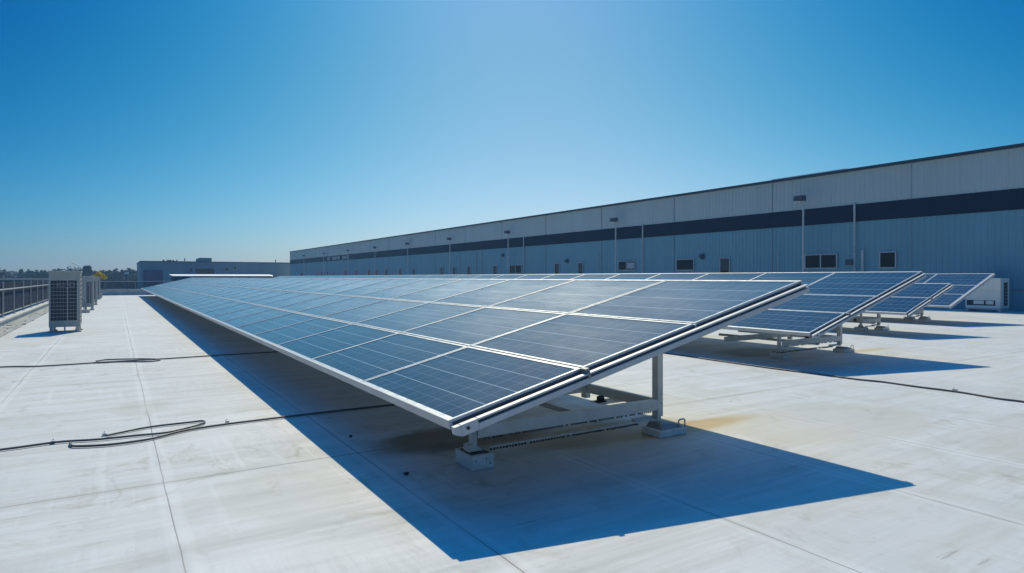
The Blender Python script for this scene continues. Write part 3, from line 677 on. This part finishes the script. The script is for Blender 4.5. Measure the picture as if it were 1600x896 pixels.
# ------------------------------------------------------------------ cables and fittings on the roof
def cable(name, label, pts, r, mat, clips=(), extra=()):
    from mathutils.geometry import interpolate_bezier
    def smooth(ps):
        ps = [Vector(p) for p in ps]; out = []
        for i in range(len(ps) - 1):
            p0 = ps[max(0, i - 1)]; p1, p2 = ps[i], ps[i + 1]; p3 = ps[min(len(ps) - 1, i + 2)]
            for k in range(10):
                t = k / 10
                out.append(.5 * ((2 * p1) + (p2 - p0) * t + (2 * p0 - 5 * p1 + 4 * p2 - p3) * t * t + (3 * p1 - p0 - 3 * p2 + p3) * t ** 3))
        return out + [ps[-1]]
    m = MB(); m.tube(smooth(pts), r, 8)
    for e, er in extra: m.tube(smooth(e), er, 8)
    o = m.build(name, mat, smooth=True)
    tag(o, label, 'cable')
    for c in clips:
        q = MB(); c = Vector(c); q.box(c.x - .018, c.x + .018, c.y - .03, c.y + .03, .001, r * 2 + .008); q.tube([c + Vector((0, .02, r)), c + Vector((0, .02, r * 2 + .022))], .006, 6); q.build('clip', M['steel'], o, bevel=.004)
def G(u, v, z=.0):
    d = ray(u, v); t = (EYE - z) / -d.z; return Vector((d.x * t, d.y * t, z))
z = .018
cable('cable', 'thick dark cable with a long flattened loop lying across the roof, nearest the camera',
      [(-3.2, 7.72, z), (-2, 7.80, z), (-.96, 7.86, z)] + [G(u, v, z) for u, v in ((90, 691), (150, 687), (210, 681), (260, 676), (300, 667), (319, 660.5), (315, 658), (296, 660), (230, 668), (165, 681))] ,   .0115, M['cable'],
      [G(83, 693), G(355, 661), G(163, 681)], [([G(u, v, z) for u, v in ((110, 692), (113, 697), (140, 697), (180, 694), (235, 686), (275, 676), (305, 670), (345, 664), (400, 657), (450, 651), (520, 643), (620, 632))], .0125), ([(3.2, 7.95, z), (4.5, 7.93, z), (6.5, 7.98, z)], .0115)])
cable('cable', 'thin dark cable with a small loop lying across the roof, behind the nearest one',
      [(-3.0, 15.05, z), (-1.84, 15.1, z)] + [G(u, v, z) for u, v in ((60, 572.5), (120, 569), (150, 567), (190, 565.5), (235, 565), (250, 562), (225, 561), (170, 562), (150, 564.5))], .013, M['cable'], [],
      [([G(u, v, z) for u, v in ((146, 567), (200, 564), (260, 560.5), (330, 556), (380, 553), (430, 550))] + [Vector((5, 15.0, z)), Vector((8, 14.9, z))], .013)])
cable('cable', 'long dark cable snaking over the open roof in front of the second panel row', [G(u, v, .015) for u, v in ((1600 + 120, 645), (1600, 628), (1560, 623), (1500, 613), (1430, 604), (1380, 597), (1340, 593), (1280, 585), (1220, 577.5), (1165, 570), (1105, 561.5), (1062, 555))] + [Vector((10.3, 12, .015)), Vector((10.2, 15, .015))], .014, M['cable'], [G(1165, 570), G(1492, 612)])
cable('cable', 'dark cable crossing the shaded roof under the second panel row', [Vector((9.9, 10.4, .012)), Vector((12.5, 11.8, .012)), Vector((16, 14.2, .012))], .014, M['cable'])
for k, (u, v, lb) in enumerate(((548, 683.5, 'black fastener where two seams cross in the big shadow'), (635, 742, 'larger black fastener on the shaded seam below the corner foot'), )):
    p = G(u, v); m = MB(); s = (.015, .020)[k]
    m.tube([(0, 0, .001), (0, 0, .012)], s, 10); m.box(-s * 1.3, s * 1.1, -s * .5, s * .45, .0125, .022)
    tag(m.build('roof_fastener', M['dark'], loc=p, bevel=.003), lb, 'fastener', 'black fasteners on the roof')

# ------------------------------------------------------------------ beyond the roof: low block, trees, lamp
lb = empty('flat_roof_block', (-60, 118, -9), 'low dark flat-roofed block seen over the left slatted fence', 'building')
m = MB(); m.box(0, 52, 0, 20, 0, 10.2); m.build('wall', M['fb_dark'], lb)
m = MB(); m.box(-.3, 52.3, -.3, 20.3, 10.21, 10.42); m.build('roof', M['conduit'], lb)

def crown_pine(h, seed):
    rnd = random.Random(seed); m = MB()
    for k in range(900):
        t = rnd.random() ** .8; rad = (1 - t) * h * .20 + h * .015; a = rnd.uniform(0, 6.283); rr = rad * math.sqrt(rnd.random()) * (1 + .3 * math.sin(a * 3 + t * 20))
        c = Vector((math.cos(a) * rr, math.sin(a) * rr, h * (.22 + .78 * t)))
        d = Vector((math.cos(a), math.sin(a), -.35)).normalized(); b = Vector((-math.sin(a), math.cos(a), rnd.uniform(-.5, .5))); s = h * rnd.uniform(.022, .05)
        m.quad([c - d * s, c + b * s * .6, c + d * s, c - b * s * .6])
    return m
def crown_round(h, seed, wide=1.0):
    rnd = random.Random(seed); m = MB(); cl = []
    for k in range(rnd.randint(9, 13)):
        a = rnd.uniform(0, 6.283); q = rnd.uniform(.05, .26) * h * wide; cl.append((Vector((math.cos(a) * q, math.sin(a) * q, h * rnd.uniform(.42, .88))), h * rnd.uniform(.09, .17)))
    for k in range(1100):
        c0, r0 = rnd.choice(cl); d = Vector((rnd.gauss(0, 1), rnd.gauss(0, 1), rnd.gauss(0, .8))).normalized()
        c = c0 + d * r0 * rnd.uniform(.5, 1.1); a = Vector((rnd.gauss(0, 1), rnd.gauss(0, 1), rnd.gauss(0, 1))).normalized(); b = a.orthogonal().normalized(); s = h * rnd.uniform(.018, .04)
        m.quad([c - a * s, c + b * s * .7, c + a * s, c - b * s * .7])
    return m
def limbs(h, seed):
    rnd = random.Random(seed); m = MB(); m.tube([(0, 0, 0), (.02 * h, 0, h * .4), (0, .01 * h, h * .8)], h * .022, 7, 0, h * .006)
    for k in range(6):
        a = rnd.uniform(0, 6.283); z0 = h * rnd.uniform(.3, .6); m.tube([(0, 0, z0), (math.cos(a) * h * .12, math.sin(a) * h * .12, z0 + h * .12), (math.cos(a) * h * .2, math.sin(a) * h * .2, z0 + h * .2)], h * .009, 5, 0, h * .003)
    return m
protos = []
for i in range(6):
    kind = 'pine' if i < 2 else 'round'
    cm = (crown_pine(14, i) if kind == 'pine' else crown_round(14, i, 1.0 if i < 4 else 1.25)).mesh('crown', M['leafA'] if i % 2 == 0 else M['leafB'])
    tm = limbs(14, i).mesh('trunk', M['trunk']); protos.append((kind, cm, tm))
rt = random.Random(3)
spots = []
u = -30
while u < 226:
    spots.append((u, rt.uniform(190, 250), None)); u += rt.uniform(4.2, 6.5)
def tree(u, D, top_v, i, label, group='trees on the horizon beyond the left fence'):
    d = ray(u, 430); p = Vector((d.x * D, d.y * D, -9)); topz = EYE + (433.5 - top_v) / 980 * D
    kind, cm, tm = protos[i]; s = (topz + 9) / 14
    r = empty('pine_tree' if kind == 'pine' else 'tree', p, label, 'tree', group, rt.uniform(0, 6.28)); r.scale = (s * rt.uniform(.9, 1.2), s * rt.uniform(.9, 1.2), s)
    for nm, me in (('crown', cm), ('trunk', tm)):
        o = bpy.data.objects.new(nm, me); COL.objects.link(o); o.parent = r
for k, (u, D, _) in enumerate(spots):
    i = rt.choice((0, 1, 2, 3, 4, 5, 2, 3)); tv = rt.uniform(419.5, 425)
    tree(u, D, tv, i, 'dark conical pine in the distant tree line' if i < 2 else 'dark rounded tree in the distant tree line')
for u, tv, i, lb_ in ((95, 417.5, 4, 'broad domed dark tree just behind the nearest air conditioner'), (124, 415.5, 2, 'tall round-topped tree under the slanting lamp arm'), (133.5, 416, 0, 'slim dark tree, left of a close pair'), (139.5, 416, 1, 'slim dark tree, right of a close pair'), (184, 419, 5, 'open-crowned dark tree with sky gaps near the far building'), (32, 417, 2, 'tallest dark tree above the left slatted fence')):
    tree(u, 200, tv, i, lb_)
# unbroken wood behind the single trees
m = MB(); rw = random.Random(11)
for k in range(16000):
    u = rw.uniform(-90, 240); D = rw.uniform(262, 300); d = ray(u, 430)
    top = 1.9 + 1.6 * math.sin(u * .21) * math.sin(u * .083 + 1) + rw.gauss(0, .5)
    c = Vector((d.x * D, d.y * D, -9 + (top + 9) * rw.random() ** .7))
    a = Vector((rw.gauss(0, 1), rw.gauss(0, 1), rw.gauss(0, 1))).normalized(); b = a.orthogonal().normalized(); s = rw.uniform(.5, 1.1)
    m.quad([c - a * s, c + b * s * .8, c + a * s, c - b * s * .8])
tag(m.build('distant_woods', M['leafA'], fix=False), 'dark distant woods forming the left horizon behind the single trees', kind='stuff')
d = ray(125, 416); D = 120
sp = empty('street_lamp', (d.x * D, d.y * D, -9), 'thin street lamp with a slanting arm rising over the trees', 'street lamp')
zt = EYE + 17.5 / 980 * D + 9; m = MB(); m.tube([(0, 0, 0), (0, 0, zt - .2)], .08, 8, 0, .05); m.build('pole', M['conduit'], sp)
m = MB(); m.tube([(0, 0, zt - .2), (-.45, .25, zt + .1), (-.95, .5, zt + .45)], .04, 6); m.build('arm', M['conduit'], sp)
m = MB(); m.beam((-.9, .47, zt + .42), (-1.3, .68, zt + .66), .2, .12); m.build('lamp_head', M['conduit'], sp)
p = onY(198, 427.3, 150); ht = empty('signboard', (p.x, 150, -9), 'tiny white board on a dark mast among the dark distant trees', 'signboard')
m = MB(); m.box(-.37, .37, 0, .12, p.z + 8.76, p.z + 9.22); m.build('board', M['white'], ht, bevel=.03); m = MB(); m.tube([(0, .2, 0), (0, .2, p.z + 9.1)], .07, 8); m.build('mast', M['fb_dark'], ht)

# ------------------------------------------------------------------ thin air
HAZE = 0.0008
m = MB(); m.box(-420, 420, -160, 460, -10, 10.5)
hm = bpy.data.materials.new('haze_air'); hm.use_nodes = True; hm.node_tree.nodes.clear()
ho = hm.node_tree.nodes.new('ShaderNodeOutputMaterial'); pv = hm.node_tree.nodes.new('ShaderNodeVolumePrincipled')
pv.inputs['Color'].default_value = (.36, .66, 1.0, 1); pv.inputs['Density'].default_value = HAZE; pv.inputs['Anisotropy'].default_value = 0.2
hm.node_tree.links.new(pv.outputs[0], ho.inputs['Volume'])
tag(m.build('haze', hm), kind='stuff')
